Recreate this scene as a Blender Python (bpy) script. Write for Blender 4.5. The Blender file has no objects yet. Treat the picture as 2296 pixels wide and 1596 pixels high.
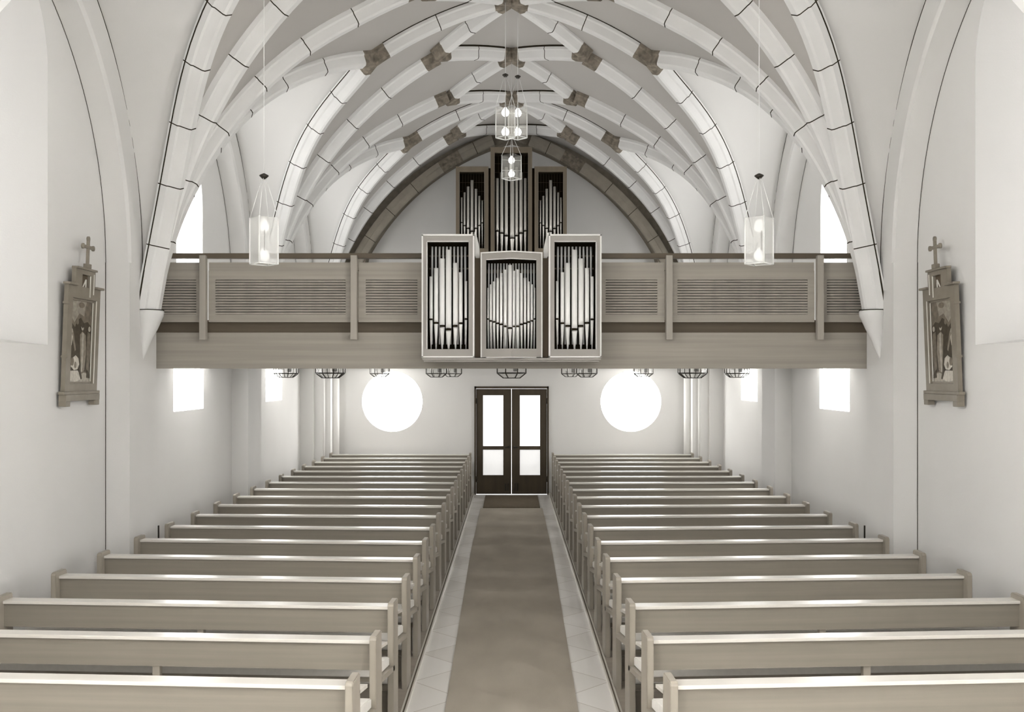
import bpy, bmesh, math, random
from mathutils import Vector, Matrix

random.seed(7)
S = bpy.context.scene
COL = S.collection
F, CX, CY, EYE = 2200.0, 1147.0, 840.0, 2.44      # focal length in pixels, vanishing point, eye height
def fx(px, Y): return (px - CX) * Y / F
def fz(py, Y): return EYE + (CY - py) * Y / F

# ------------------------------------------------------------------ materials
def new_mat(name):
    m = bpy.data.materials.new(name); m.use_nodes = True
    nt = m.node_tree
    return m, nt, nt.nodes['Principled BSDF']

def surf(name, col, rough=0.6, spec=0.3, var=0.0, scale=(4, 4, 4), bump=0.0, bscale=None, metal=0.0, coat=0.0, col2=None, detail=4.0):
    m, nt, b = new_mat(name)
    b.inputs['Base Color'].default_value = (*col, 1)
    b.inputs['Roughness'].default_value = rough
    b.inputs['Specular IOR Level'].default_value = spec
    b.inputs['Metallic'].default_value = metal
    b.inputs['Coat Weight'].default_value = coat
    b.inputs['Coat Roughness'].default_value = 0.25
    if var or bump:
        tc = nt.nodes.new('ShaderNodeTexCoord')
        mp = nt.nodes.new('ShaderNodeMapping'); mp.inputs['Scale'].default_value = scale
        nz = nt.nodes.new('ShaderNodeTexNoise'); nz.inputs['Scale'].default_value = 1.0; nz.inputs['Detail'].default_value = detail
        nt.links.new(tc.outputs['Object'], mp.inputs['Vector'])
        nt.links.new(mp.outputs['Vector'], nz.inputs['Vector'])
        if var:
            rp = nt.nodes.new('ShaderNodeValToRGB')
            c2 = col2 or tuple(c * (1 - var) for c in col)
            rp.color_ramp.elements[0].position = 0.3; rp.color_ramp.elements[0].color = (*c2, 1)
            rp.color_ramp.elements[1].position = 0.7; rp.color_ramp.elements[1].color = (*[min(1, c * (1 + var * .5)) for c in col], 1)
            nt.links.new(nz.outputs['Fac'], rp.inputs['Fac'])
            nt.links.new(rp.outputs['Color'], b.inputs['Base Color'])
        if bump:
            bp = nt.nodes.new('ShaderNodeBump'); bp.inputs['Strength'].default_value = bump; bp.inputs['Distance'].default_value = 0.01
            if bscale:
                n2 = nt.nodes.new('ShaderNodeTexNoise'); n2.inputs['Scale'].default_value = bscale; n2.inputs['Detail'].default_value = 3
                nt.links.new(tc.outputs['Object'], n2.inputs['Vector']); nt.links.new(n2.outputs['Fac'], bp.inputs['Height'])
            else:
                nt.links.new(nz.outputs['Fac'], bp.inputs['Height'])
            nt.links.new(bp.outputs['Normal'], b.inputs['Normal'])
    return m

def glow(name, col, strength):
    m, nt, b = new_mat(name)
    b.inputs['Base Color'].default_value = (.8, .8, .8, 1)
    b.inputs['Emission Color'].default_value = (*col, 1)
    b.inputs['Emission Strength'].default_value = strength
    b.inputs['Roughness'].default_value = .4
    return m

def clear_glass(name, tint, fac, rough=.1):
    m, nt, b = new_mat(name)
    out = nt.nodes['Material Output']
    tr = nt.nodes.new('ShaderNodeBsdfTransparent'); tr.inputs['Color'].default_value = (.97, .97, .96, 1)
    mx = nt.nodes.new('ShaderNodeMixShader'); mx.inputs['Fac'].default_value = fac
    b.inputs['Base Color'].default_value = (*tint, 1); b.inputs['Roughness'].default_value = rough
    nt.links.new(tr.outputs[0], mx.inputs[1]); nt.links.new(b.outputs[0], mx.inputs[2])
    nt.links.new(mx.outputs[0], out.inputs['Surface'])
    return m

M = {}
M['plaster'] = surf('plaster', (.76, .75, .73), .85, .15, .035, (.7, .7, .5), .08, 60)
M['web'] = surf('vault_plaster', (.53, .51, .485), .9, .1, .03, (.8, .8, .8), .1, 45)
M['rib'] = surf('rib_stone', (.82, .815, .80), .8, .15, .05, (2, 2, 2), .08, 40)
M['mortar_gap_shade'] = surf('mortar_line_gap_shade', (.035, .028, .018), .95, .05)  # mortar and cracks, also the painted shade of the gap beside ribs
M['boss'] = surf('bare_stone', (.27, .235, .19), .9, .1, .45, (14, 14, 14), .5, 40)
M['backrib'] = surf('shade_toned_rib_stone', (.38, .345, .29), .85, .1, .1, (6, 6, 6))  # rib stone darkened to carry the shade on the back arch
M['band'] = surf('shade_toned_arch', (.27, .24, .195), .9, .1, .2, (9, 9, 9), .3, 40)  # shade of the back arch put into its colour
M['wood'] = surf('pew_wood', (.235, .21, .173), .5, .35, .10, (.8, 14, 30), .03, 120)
M['woodtop'] = surf('pew_rail_highlight_wood', (.62, .59, .54), .28, .6, .08, (.8, 14, 14), coat=.6)  # pale tone puts the window highlight into the rail wood
M['woodend'] = surf('pew_end_wood', (.30, .27, .225), .45, .4, .12, (12, 10, 1.0))
M['gal'] = surf('gallery_wood', (.40, .37, .32), .55, .3, .13, (.5, 6, 22))
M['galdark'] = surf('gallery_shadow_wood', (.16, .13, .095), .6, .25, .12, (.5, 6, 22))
M['galpost'] = surf('gallery_post_wood', (.42, .39, .34), .5, .3, .12, (9, 9, .7))
M['railwood'] = surf('handrail_wood', (.13, .105, .075), .5, .25, .12, (.5, 9, 9))
M['case'] = surf('organ_case_paint', (.38, .36, .33), .45, .4, .05, (5, 5, 1))
M['cream'] = surf('organ_case_edge', (.86, .85, .82), .4, .4)
M['caseold'] = surf('organ_case_wood', (.20, .165, .12), .55, .3, .12, (8, 8, .8))
M['dark'] = surf('organ_interior', (.022, .015, .007), .8, .1)
M['brown'] = surf('brown_infill', (.13, .10, .07), .7, .2, .1, (8, 8, .8))
M['pipe'] = surf('pipe_metal', (.94, .935, .915), .3, .6, metal=0.0, coat=.6)
M['pipeold'] = surf('old_pipe_metal', (.78, .755, .71), .3, .5, metal=.45)
M['door'] = surf('door_wood', (.060, .044, .025), .45, .35, .2, (10, 10, .8))
M['iron'] = surf('dark_metal', (.03, .025, .018), .4, .5, metal=.4)
M['brass'] = surf('worn_metal_strip', (.74, .71, .65), .35, .5, metal=.25)
M['white'] = surf('white_metal', (.85, .85, .83), .4, .4)
M['cushion'] = surf('seat_cushion_cloth', (.66, .64, .60), .85, .15, .05, (30, 30, 30))
M['carpet'] = surf('carpet_pile', (.42, .38, .32), .95, .05, .10, (3, 1.2, 3), .35, 260)
M['mat'] = surf('doormat_pile', (.15, .122, .09), .95, .05, .12, (20, 20, 20), .4, 300)
M['plank'] = surf('platform_wood', (.34, .30, .25), .45, .35, .12, (1, 12, 12))
M['frame'] = surf('gilded_grey_frame', (.26, .23, .185), .5, .35, .12, (9, 9, 9))
M['framelight'] = surf('lit_edge_and_numeral_tone', (.78, .76, .70), .4, .4)  # light on far frame edges put into colour; also numeral strokes
M['sky_pane'] = glow('daylit_pane', (1, .998, .99), 3.6)
M['unseen_fill_pane'] = glow('unseen_side_fill', (1, .998, .99), 24.0)  # panes of an unseen bay, made strong to fill the nave with light
M['unseen_mid_fill_pane'] = glow('unseen_middle_fill', (1, .998, .99), 9.0)  # panes of the next unseen bay, lit as added fill
M['small_pane'] = glow('daylit_small_pane', (1, .998, .99), 9.5)
M['niche_pane'] = glow('daylit_niche_pane', (1, .998, .99), .32)
M['round_pane'] = glow('daylit_round_pane', (1, .998, .99), 6.0)
M['door_pane'] = glow('frosted_door_pane', (1, .995, .98), .46)
M['door_low'] = glow('frosted_low_door_pane', (1, .99, .97), .28)
M['bulb'] = glow('globe_bulb', (1, .99, .96), 2.2)
M['glass'] = clear_glass('lantern_glass', (.93, .93, .91), .36)
M['paleglass'] = clear_glass('thin_lantern_glass', (.7, .68, .64), .16)
M['paleglobe'] = glow('glowing_unlit_globe', (1, .99, .96), .22)  # globes are off; faint glow added for their pale look
M['lampglass'] = clear_glass('ceiling_lamp_glass', (.95, .95, .93), .26)

# stone floor: square slabs laid diagonally with thin joints
def floor_mat():
    m, nt, b = new_mat('polished_stone_slabs')
    tc = nt.nodes.new('ShaderNodeTexCoord')
    mp = nt.nodes.new('ShaderNodeMapping'); mp.inputs['Rotation'].default_value = (0, 0, math.radians(45)); mp.inputs['Scale'].default_value = (1, 1, 1)
    nt.links.new(tc.outputs['Object'], mp.inputs['Vector'])
    br = nt.nodes.new('ShaderNodeTexBrick')
    br.offset = 0; br.inputs['Scale'].default_value = 1.0
    br.inputs['Brick Width'].default_value = .56; br.inputs['Row Height'].default_value = .56
    br.inputs['Mortar Size'].default_value = .004
    br.inputs['Color1'].default_value = (.86, .84, .81, 1); br.inputs['Color2'].default_value = (.74, .715, .675, 1)
    br.inputs['Mortar'].default_value = (.54, .50, .45, 1)
    nt.links.new(mp.outputs['Vector'], br.inputs['Vector'])
    nt.links.new(br.outputs['Color'], b.inputs['Base Color'])
    b.inputs['Roughness'].default_value = .22; b.inputs['Specular IOR Level'].default_value = .5
    return m
M['floor'] = floor_mat()

# ------------------------------------------------------------------ mesh building
class MB:
    def __init__(self): self.bm = bmesh.new(); self.mats = []
    def mi(self, m):
        if m is None: return 0
        if m not in self.mats: self.mats.append(m)
        return self.mats.index(m)
    def face(self, pts, m=None, smooth=False):
        vs = [self.bm.verts.new(p) for p in pts]
        f = self.bm.faces.new(vs); f.material_index = self.mi(m); f.smooth = smooth
        return f
    def box(self, x0, x1, y0, y1, z0, z1, m=None, bev=0.0):
        if x0 > x1: x0, x1 = x1, x0
        if y0 > y1: y0, y1 = y1, y0
        if z0 > z1: z0, z1 = z1, z0
        r = bmesh.ops.create_cube(self.bm, size=1.0)
        for v in r['verts']:
            v.co = Vector((x0 + (v.co.x + .5) * (x1 - x0), y0 + (v.co.y + .5) * (y1 - y0), z0 + (v.co.z + .5) * (z1 - z0)))
        fs = {f for v in r['verts'] for f in v.link_faces}
        for f in fs: f.material_index = self.mi(m)
        if bev:
            es = list({e for v in r['verts'] for e in v.link_edges})
            rr = bmesh.ops.bevel(self.bm, geom=es, offset=bev, segments=2, affect='EDGES', profile=.6)
            for f in rr['faces']: f.material_index = self.mi(m)
        return r
    def prism(self, pts, vec, m=None):
        """closed polygon pts (3-D) extruded along vec"""
        vec = Vector(vec); n = len(pts)
        a = [self.bm.verts.new(p) for p in pts]; b = [self.bm.verts.new(Vector(p) + vec) for p in pts]
        k = self.mi(m)
        for f in (self.bm.faces.new(a), self.bm.faces.new(b[::-1])): f.material_index = k
        for i in range(n):
            f = self.bm.faces.new((a[i], b[i], b[(i + 1) % n], a[(i + 1) % n])); f.material_index = k
    def grid(self, rows, m=None, smooth=True, closed=False):
        vv = [[self.bm.verts.new(p) for p in r] for r in rows]
        k = self.mi(m)
        for i in range(len(vv) - 1):
            n = len(vv[i])
            for j in range(n if closed else n - 1):
                q = (vv[i][j], vv[i][(j + 1) % n], vv[i + 1][(j + 1) % n], vv[i + 1][j])
                try:
                    f = self.bm.faces.new(q); f.material_index = k; f.smooth = smooth
                except ValueError: pass
        return vv
    def loft(self, rings, m=None, smooth=True, cap=True):
        vv = self.grid(rings, m, smooth, True)
        if cap:
            for r in (vv[0][::-1], vv[-1]):
                f = self.bm.faces.new(r); f.material_index = self.mi(m)
    def lathe(self, c, prof, n=16, m=None, axis='Z', smooth=True):
        rings = []
        for r, h in prof:
            ring = []
            for i in range(n):
                a = 2 * math.pi * i / n
                if axis == 'Z': ring.append((c[0] + r * math.cos(a), c[1] + r * math.sin(a), c[2] + h))
                elif axis == 'Y': ring.append((c[0] + r * math.cos(a), c[1] + h, c[2] + r * math.sin(a)))
                else: ring.append((c[0] + h, c[1] + r * math.cos(a), c[2] + r * math.sin(a)))
            rings.append(ring)
        self.loft(rings, m, smooth)
    def tube(self, a, b, r, n=8, m=None):
        a, b = Vector(a), Vector(b); t = (b - a).normalized()
        u = t.orthogonal().normalized(); w = t.cross(u)
        rings = [[p + u * r * math.cos(2 * math.pi * i / n) + w * r * math.sin(2 * math.pi * i / n) for i in range(n)] for p in (a, b)]
        self.loft(rings, m)
    def build(self, name, m=None, parent=None, fix=True):
        if fix: bmesh.ops.recalc_face_normals(self.bm, faces=self.bm.faces)
        me = bpy.data.meshes.new(name); self.bm.to_mesh(me); self.bm.free()
        if not self.mats and m is not None: me.materials.append(m)
        for k in self.mats: me.materials.append(k if k is not None else m)
        o = bpy.data.objects.new(name, me); COL.objects.link(o)
        if parent is not None: o.parent = parent
        return o

def thing(name, loc, label, cat, group=None, rz=0.0):
    o = bpy.data.objects.new(name, None); COL.objects.link(o)
    o.location = loc; o.rotation_euler.z = rz; o.empty_display_size = .1
    o['label'] = label; o['category'] = cat
    if group: o['group'] = group
    return o
def tag(o, label, cat, group=None, kind=None):
    o['label'] = label; o['category'] = cat
    if group: o['group'] = group
    if kind: o['kind'] = kind
    return o
def struct(o, label, cat):
    return tag(o, label, cat, None, 'structure')
def copy_tree(o, parent=None):
    c = o.copy(); COL.objects.link(c)
    if parent is not None: c.parent = parent
    for ch in [k for k in bpy.data.objects if k.parent == o]: copy_tree(ch, c)
    return c
SIDE = {-1: 'left', 1: 'right'}

def fill_holes(outer, holes, to3, name, m, parent=None):
    """flat wall: outline and hole loops in 2-D, mapped to 3-D by to3"""
    bm = bmesh.new()
    for loop in [outer] + holes:
        vs = [bm.verts.new(to3(p)) for p in loop]
        for i in range(len(vs)): bm.edges.new((vs[i], vs[(i + 1) % len(vs)]))
    bmesh.ops.triangle_fill(bm, use_beauty=True, use_dissolve=False, edges=bm.edges[:])
    me = bpy.data.meshes.new(name); bm.to_mesh(me); bm.free(); me.materials.append(m)
    o = bpy.data.objects.new(name, me); COL.objects.link(o)
    if parent is not None: o.parent = parent
    return o

# ------------------------------------------------------------------ vault geometry
BAY = 4.57; P1 = 10.53; HB = BAY / 2
PIERS = [P1 + BAY * k for k in range(-3, 3)]          # -3.18 ... 19.67
XS, ZS = 3.95, 3.10                                   # springing
def circ3(a, b, c):
    (x1, y1), (x2, y2), (x3, y3) = a, b, c
    d = 2 * (x1 * (y2 - y3) + x2 * (y3 - y1) + x3 * (y1 - y2))
    ux = ((x1*x1+y1*y1)*(y2-y3) + (x2*x2+y2*y2)*(y3-y1) + (x3*x3+y3*y3)*(y1-y2)) / d
    uy = ((x1*x1+y1*y1)*(x3-x2) + (x2*x2+y2*y2)*(x1-x3) + (x3*x3+y3*y3)*(x2-x1)) / d
    return ux, uy, math.hypot(x1 - ux, y1 - uy)
BX, BZ, BR = circ3((0, 7.42), (1.09, 7.06), (XS, ZS))
def bar(x): return BZ + math.sqrt(max(0, BR * BR - (abs(x) - BX) ** 2))
def barx(z): return BX + math.sqrt(max(0, BR * BR - (z - BZ) ** 2))
LC, LZ, LR, LRI = .85, 3.6, 3.135, 2.755              # lunette arch: centre offset, springing, outer and inner radius
def lun(d): return LZ + math.sqrt(max(0, LR * LR - (HB - d + LC) ** 2))
def lund(z):
    if z <= LZ: return 0.0
    return max(0.0, HB - (math.sqrt(max(0, LR * LR - (z - LZ) ** 2)) - LC))
ZL = lun(HB); XD = barx(ZL)
NX, ND = 1.09, HB / 2

def gx(z):                                                # groin between barrel and side severy, at height z
    t = min(1, max(0, (z - ZS) / (ZL - ZS))); return barx(z) + .20 * math.sin(math.pi * t ** 3) * (1 if t < 1 else 0)
def gd(z):
    t = min(1, max(0, (z - ZS) / (ZL - ZS))); return min(HB, lund(z) + .14 * math.sin(math.pi * t * t))
ceil = MB()
NXS, NDS = 22, 8
for pi, P in enumerate(PIERS):
    for dy in (-1, 1):
        if dy == -1 and pi == 0: continue
        if dy == 1 and pi == len(PIERS) - 1: continue
        for s in (-1, 1):
            rows = [[(s * XD * i / 10, P + dy * HB * j / NDS, bar(XD * i / 10)) for j in range(NDS + 1)] for i in range(11)]
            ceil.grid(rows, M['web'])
            zr = [ZS + (ZL - ZS) * (1 - (1 - i / 28) ** 1.6) for i in range(29)]
            rows = []
            for z in zr:
                rows.append([(s * (barx(z) + (gx(z) - barx(z)) * (j / NDS) ** 2), P + dy * gd(z) * j / NDS, z) for j in range(NDS + 1)])
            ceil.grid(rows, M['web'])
            rows = []
            for z in zr:
                x0 = gx(z); d0, d1 = gd(z), lund(z)
                rows.append([(s * (x0 + (4.22 - x0) * j / 6), P + dy * (d0 + (d1 - d0) * j / 6), z) for j in range(7)])
            ceil.grid(rows, M['plaster'])  # side severies in paler plaster: window light put into their colour
# last strip of barrel over the back wall arch
xs = [-XS + 2 * XS * i / 60 for i in range(61)]
ceil.grid([[(x, y, bar(x)) for x in xs] for y in (PIERS[-1], 20.32)], M['web'])
bmesh.ops.remove_doubles(ceil.bm, verts=ceil.bm.verts, dist=.0005)
ceiling = ceil.build('ceiling', M['web'])
struct(ceiling, 'pale plastered net vault with bright stone ribs over the nave', 'ceiling')

PROF = [(-.105, .05), (-.105, -.045), (-.085, -.062), (-.06, -.15), (-.04, -.17), (.04, -.17), (.06, -.15), (.085, -.062), (.105, -.045), (.105, .05)]
def axis_up(p): return Vector((p[0], 0, p[2] - 2.6)).normalized()
def resample(pts, n):
    L = [0]
    for a, b in zip(pts, pts[1:]): L.append(L[-1] + (b - a).length)
    out = []
    for i in range(n + 1):
        t = L[-1] * i / n; k = 0
        while k < len(L) - 2 and L[k + 1] < t: k += 1
        u = (t - L[k]) / max(1e-6, L[k + 1] - L[k]); out.append(pts[k].lerp(pts[k + 1], u))
    return out, L[-1]
def frame_at(pts, i):
    a, b = pts[max(0, i - 1)], pts[min(len(pts) - 1, i + 1)]
    t = (b - a).normalized(); u = axis_up(pts[i]); u = (u - t * u.dot(t)).normalized(); w = t.cross(u).normalized()
    return t, u, w
def cut(pts, lo, hi):
    """the path between distances lo from its start and hi from its end"""
    q, L = resample(pts, 80)
    i0 = lo / L * 80; i1 = 80 - hi / L * 80
    def at(f):
        k = min(79, int(f)); return q[k].lerp(q[k + 1], f - k)
    n = 26
    return [at(i0 + (i1 - i0) * i / n) for i in range(n + 1)], L - lo - hi
def sweep(mb, pts, m, sc=1.0, drop=0.0):
    rings = []
    for i, p in enumerate(pts):
        t, u, w = frame_at(pts, i)
        rings.append([p + w * (a * sc) + u * (h * sc - drop if h < 0 else h) for a, h in PROF])
    mb.loft(rings, m, smooth=False)
def rib(path, lo, hi, joint=.72, seam=True, groin=False, m='rib', name='rib'):
    pts, L = cut(path, lo, hi)
    mb = MB()
    sweep(mb, pts, M[m])
    q, _ = resample(pts, 120)
    k = max(1, round(L / joint))
    for j in range(1, k):
        c = int(120 * j / k)
        t, u, w = frame_at(q, c)
        rings = []
        for e in (-.0055, .0055):
            rings.append([q[c] + t * e + w * (a * 1.012) + u * (h * 1.012 - .001 if h < 0 else h) for a, h in PROF])
        mb.loft(rings, M['mortar_gap_shade'], smooth=False)
    if seam:                                             # dark strip painted as the shadow gap between rib and plaster, nearer side
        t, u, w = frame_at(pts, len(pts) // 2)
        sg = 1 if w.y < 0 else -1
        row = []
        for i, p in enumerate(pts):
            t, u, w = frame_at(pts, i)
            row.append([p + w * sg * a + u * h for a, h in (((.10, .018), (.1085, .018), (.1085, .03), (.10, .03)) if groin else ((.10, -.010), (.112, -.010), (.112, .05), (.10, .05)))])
        mb.loft(row, M['mortar_gap_shade'], smooth=False)
    return mb.build(name, None, ceiling)

nodes = {}
def path_DP(s, P, dy):
    out = []
    for i in range(41):
        z = ZL + (ZS + .02 - ZL) * (i / 40)
        out.append(Vector((s * gx(z), P + dy * gd(z), z)))
    # follow the crest closely near the node
    return out
def path_NP(s, P, dy):
    out = []
    for i in range(41):
        x = NX + (XS - .01 - NX) * i / 40
        line = ND * (XS - x) / (XS - NX); z = bar(x); gg = HB if x <= XD else gd(z)
        d = (line ** -4 + max(.55 * gg, .001) ** -4) ** -.25 if line > 1e-4 else 0
        xx = x if x <= XD else x + (gx(z) - x) * (d / max(gg, .01)) ** 2
        out.append(Vector((s * xx, P + dy * d, z)))
    return out
def path_barrel(x0, y0, x1, y1):
    return [Vector((x0 + (x1 - x0) * i / 16, y0 + (y1 - y0) * i / 16, bar(x0 + (x1 - x0) * i / 16))) for i in range(17)]
ends = []
BOSS = .22
def add_end(key, path):                                  # remember which rib stubs make up each bare stone boss
    ends.append((key, path))
for pi in (2, 3, 4, 5):
    P = PIERS[pi]
    for s in (-1, 1):
        for dy in (-1, 1):
            if dy == 1 and pi == 5: continue
            if dy == -1 and pi == 2: continue
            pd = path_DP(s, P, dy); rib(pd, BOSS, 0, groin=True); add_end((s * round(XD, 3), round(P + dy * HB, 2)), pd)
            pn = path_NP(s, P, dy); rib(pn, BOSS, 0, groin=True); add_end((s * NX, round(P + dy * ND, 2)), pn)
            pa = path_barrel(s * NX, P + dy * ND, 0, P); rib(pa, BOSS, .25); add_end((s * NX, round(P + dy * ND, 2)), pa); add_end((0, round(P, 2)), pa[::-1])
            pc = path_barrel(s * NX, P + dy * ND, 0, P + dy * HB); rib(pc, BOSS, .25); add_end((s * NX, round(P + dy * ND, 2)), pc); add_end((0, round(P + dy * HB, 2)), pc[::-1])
            if dy == 1:
                dc = path_barrel(s * XD, P + dy * HB, 0, P + dy * HB)
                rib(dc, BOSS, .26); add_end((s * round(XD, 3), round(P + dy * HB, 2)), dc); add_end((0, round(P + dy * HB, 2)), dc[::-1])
for key in sorted({k for k, _ in ends}):
    mb = MB()
    for k, p in ends:
        if k == key:
            q, L = resample(p, 80)
            n = (.255 if key[0] == 0 else BOSS + .004) / L * 80
            seg = [q[0].lerp(q[1], n * i / 6 - int(n * i / 6)) if n * i / 6 < 1 else q[int(n * i / 6)].lerp(q[int(n * i / 6) + 1], n * i / 6 - int(n * i / 6)) for i in range(7)]
            sweep(mb, seg, M['boss'], 1.0, -.002)
    mb.build('boss', None, ceiling)

# ------------------------------------------------------------------ floor and platforms
mb = MB(); mb.box(-1.0, 1.0, -3.2, 20.3, -.30, -.035)
mb.box(-4.25, 4.25, -3.2, 3.6, -.30, -.036)
floor = mb.build('floor', M['floor']); struct(floor, 'polished pale stone slab aisle floor between the pew platforms', 'floor')
for s in (-1, 1):
    mb = MB(); mb.box(s * .80, s * 4.22, 3.6, 20.3, -.30, 0)
    o = mb.build('platform', M['plank']); struct(o, f'low wooden platform under the {SIDE[s]} pews', 'platform')
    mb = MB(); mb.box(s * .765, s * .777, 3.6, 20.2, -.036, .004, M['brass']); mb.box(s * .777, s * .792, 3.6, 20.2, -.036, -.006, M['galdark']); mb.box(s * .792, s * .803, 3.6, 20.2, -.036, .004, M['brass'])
    o = mb.build('trim_%d' % (1 if s < 0 else 2), M['brass']); struct(o, f'worn metal edging strip along the {SIDE[s]} pew platform', 'edging')

def runner(name, ys, hw, z0, z1, m, label, cat):
    mb = MB()
    rows = []
    for y in ys:
        w = hw(y)
        rows.append([(-w, y, z0), (-w, y, z1), (w, y, z1), (w, y, z0)])
    mb.loft(rows, m, smooth=False)
    o = mb.build(name, m); tag(o, label, cat)
    return o
runner('carpet_runner', [3.8 + i * .6 for i in range(24)] + [18.15], lambda y: .485 + .085 * min(1, max(0, (y - 6.8) / 7)), -.0352, -.025, M['carpet'],
       'long grey-brown carpet runner down the middle of the aisle', 'carpet')
runner('doormat', [18.2, 19, 20.0], lambda y: .53, -.0352, -.018, M['mat'], 'dark doormat in front of the double door', 'mat')

# ------------------------------------------------------------------ side walls with windows
WX = 4.2
def arch_loop(yc, hw, z0, zs, c=.35, n=14):
    """pointed window outline in (y, z)"""
    R = hw + c; pts = [(yc - hw, z0), (yc + hw, z0)]
    apex = math.sqrt(R * R - c * c); a1 = math.atan2(apex, c)
    for i in range(n + 1):
        a = a1 * i / n; pts.append((yc - c + R * math.cos(a), zs + R * math.sin(a)))
    for i in range(1, n + 1):
        a = a1 * (1 - i / n); pts.append((yc + c - R * math.cos(a), zs + R * math.sin(a)))
    return pts
def rect_loop(y0, y1, z0, z1): return [(y0, z0), (y1, z0), (y1, z1), (y0, z1)]
wn = [0]
def window(s, loop, depth, shrink, m, label):
    """splayed reveal from the wall plane outwards and a lit pane at its end"""
    wn[0] += 1
    cy = sum(p[0] for p in loop) / len(loop); z0 = min(p[1] for p in loop)
    if len(loop) > 4: loop2 = [(cy + (p[0] - cy) * shrink, p[1] + (.0 if p[1] > z0 + .01 else depth * .12)) for p in loop]
    else: loop2 = [(cy + (p[0] - cy) * shrink, p[1]) for p in loop]
    mb = MB()
    mb.grid([[(s * WX, y, z) for y, z in loop], [(s * (WX + depth), y, z) for y, z in loop2]], M['plaster'], smooth=False, closed=True)
    o = mb.build('window_%d' % wn[0], M['plaster'])
    struct(o, label, 'window')
    mb = MB(); mb.face([(s * (WX + depth), y, z) for y, z in loop2], m)
    mb.build('pane', m, o)
BC = [P + HB for P in PIERS[:-1]]
for s in (-1, 1):
    holes = []
    for i, yc in enumerate(BC):
        if i < 3:
            lp = arch_loop(yc, .64, 2.71, 5.2, .4)
            window(s, lp, .80, 1.0, M[('unseen_fill_pane', 'unseen_mid_fill_pane', 'niche_pane')[i]], f'tall pointed niche window in the {SIDE[s]} wall, ' + ('beside the picture' if i == 2 else 'near the chancel, unseen fill source' if i == 0 else 'in the bay before the picture, unseen fill source'))
            holes.append(lp)
        else:
            where = 'nearer the organ' if i == 3 else 'nearer the back wall'
            lp = arch_loop(yc, .52, 3.15, 4.7, .4)
            window(s, lp, .07, 1.0, M['sky_pane'], f'tall daylit gallery window in the {SIDE[s]} wall, {where}')
            holes.append(lp)
            lp = rect_loop(yc - .62, yc + .56, 1.98, 2.53)
            window(s, lp, .05, 1.0, M['small_pane'], f'small square daylit window under the gallery in the {SIDE[s]} wall, ' + ('nearer the nave' if i == 3 else 'nearer the back'))
            holes.append(lp)
    o = fill_holes([(-3.2, -.1), (20.32, -.1), (20.32, 7.0), (-3.2, 7.0)], holes, lambda p: (s * WX, p[0], p[1]), 'wall_' + SIDE[s], M['plaster'])
    struct(o, f'pale plaster side wall on the {SIDE[s]}', 'wall')
    # wall arches
    for i, yc in enumerate(BC):
        if i < 1: continue
        mb = MB()
        def arc(R, n=20):
            apex = math.acos(LC / R)
            r = [(yc - LC + R * math.cos(apex * k / n), LZ + R * math.sin(apex * k / n)) for k in range(n + 1)]
            l = [(yc + LC - R * math.cos(apex * k / n), LZ + R * math.sin(apex * k / n)) for k in range(n + 1)]
            return r + l[::-1][1:]
        inn, out = arc(LRI), arc(LR)
        ring = []
        for (y0, z0), (y1, z1) in zip(inn, out):
            a = Vector((s * 3.97, y0, z0)); b = Vector((s * 3.95, y0 + (y1 - y0) * .12, z0 + (z1 - z0) * .12))
            ring.append([(s * (WX + .01), y0, z0), a, b, (s * 3.95, y1, z1), (s * (WX + .01), y1, z1)])
        mb.loft(ring, M['plaster'], smooth=False)
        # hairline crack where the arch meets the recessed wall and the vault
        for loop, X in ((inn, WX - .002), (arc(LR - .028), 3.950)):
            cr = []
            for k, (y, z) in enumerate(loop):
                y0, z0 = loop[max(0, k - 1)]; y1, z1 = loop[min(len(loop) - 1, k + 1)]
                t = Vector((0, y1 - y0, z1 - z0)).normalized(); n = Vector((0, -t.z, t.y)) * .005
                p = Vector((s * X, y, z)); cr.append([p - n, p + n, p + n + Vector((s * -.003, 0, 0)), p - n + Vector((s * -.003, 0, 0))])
            mb.loft(cr, M['mortar_gap_shade'], smooth=False)
        o = mb.build('trim_%d' % (10 + i + (10 if s > 0 else 0)), None)
        struct(o, f'pointed plaster wall arch on the {SIDE[s]} wall, ' + ['', 'nearest the chancel', 'framing the picture', 'at the gallery front', 'nearest the organ'][i], 'arch')
    # piers and corbels
    for i, P in enumerate(PIERS[1:-1]):
        mb = MB()
        h = HB - (LRI - LC)
        mb.box(s * XS, s * (WX + .01), P - h, P + h, -.05, LZ, M['plaster'])
        if i == 2:
            for yy in (P - h,):
                mb.box(s * (WX - .004), s * (WX - .0), yy - .008, yy - .0, 0, LZ, M['mortar_gap_shade'])
        o = mb.build('pillar', M['plaster'])
        struct(o, f'flat plaster wall pier on the {SIDE[s]}, ' + ['near the chancel, unseen fill source', 'in front of the picture bay', 'beside the gallery front', 'under the gallery'][i], 'pier')
        cb = MB()
        prof = [(.012, -.53), (.03, -.45), (.065, -.30), (.095, -.20), (.115, -.12), (.132, -.06), (.136, -.02), (.130, .0)]
        rings = []
        for r, hh in prof:
            cxx = XS - .10 * min(1, r / .13) + .02
            rings.append([(s * (cxx + r * math.cos(2 * math.pi * k / 12) * 1.0), P + r * 1.05 * math.sin(2 * math.pi * k / 12), ZS + .03 + hh) for k in range(12)])
        cb.loft(rings, M['rib'], smooth=True)
        cb.lathe((s * (XS - .08), P, ZS + .028), [(.137, 0), (.137, .009)], 12, M['mortar_gap_shade'])
        cb.build('corbel', None, o)

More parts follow.
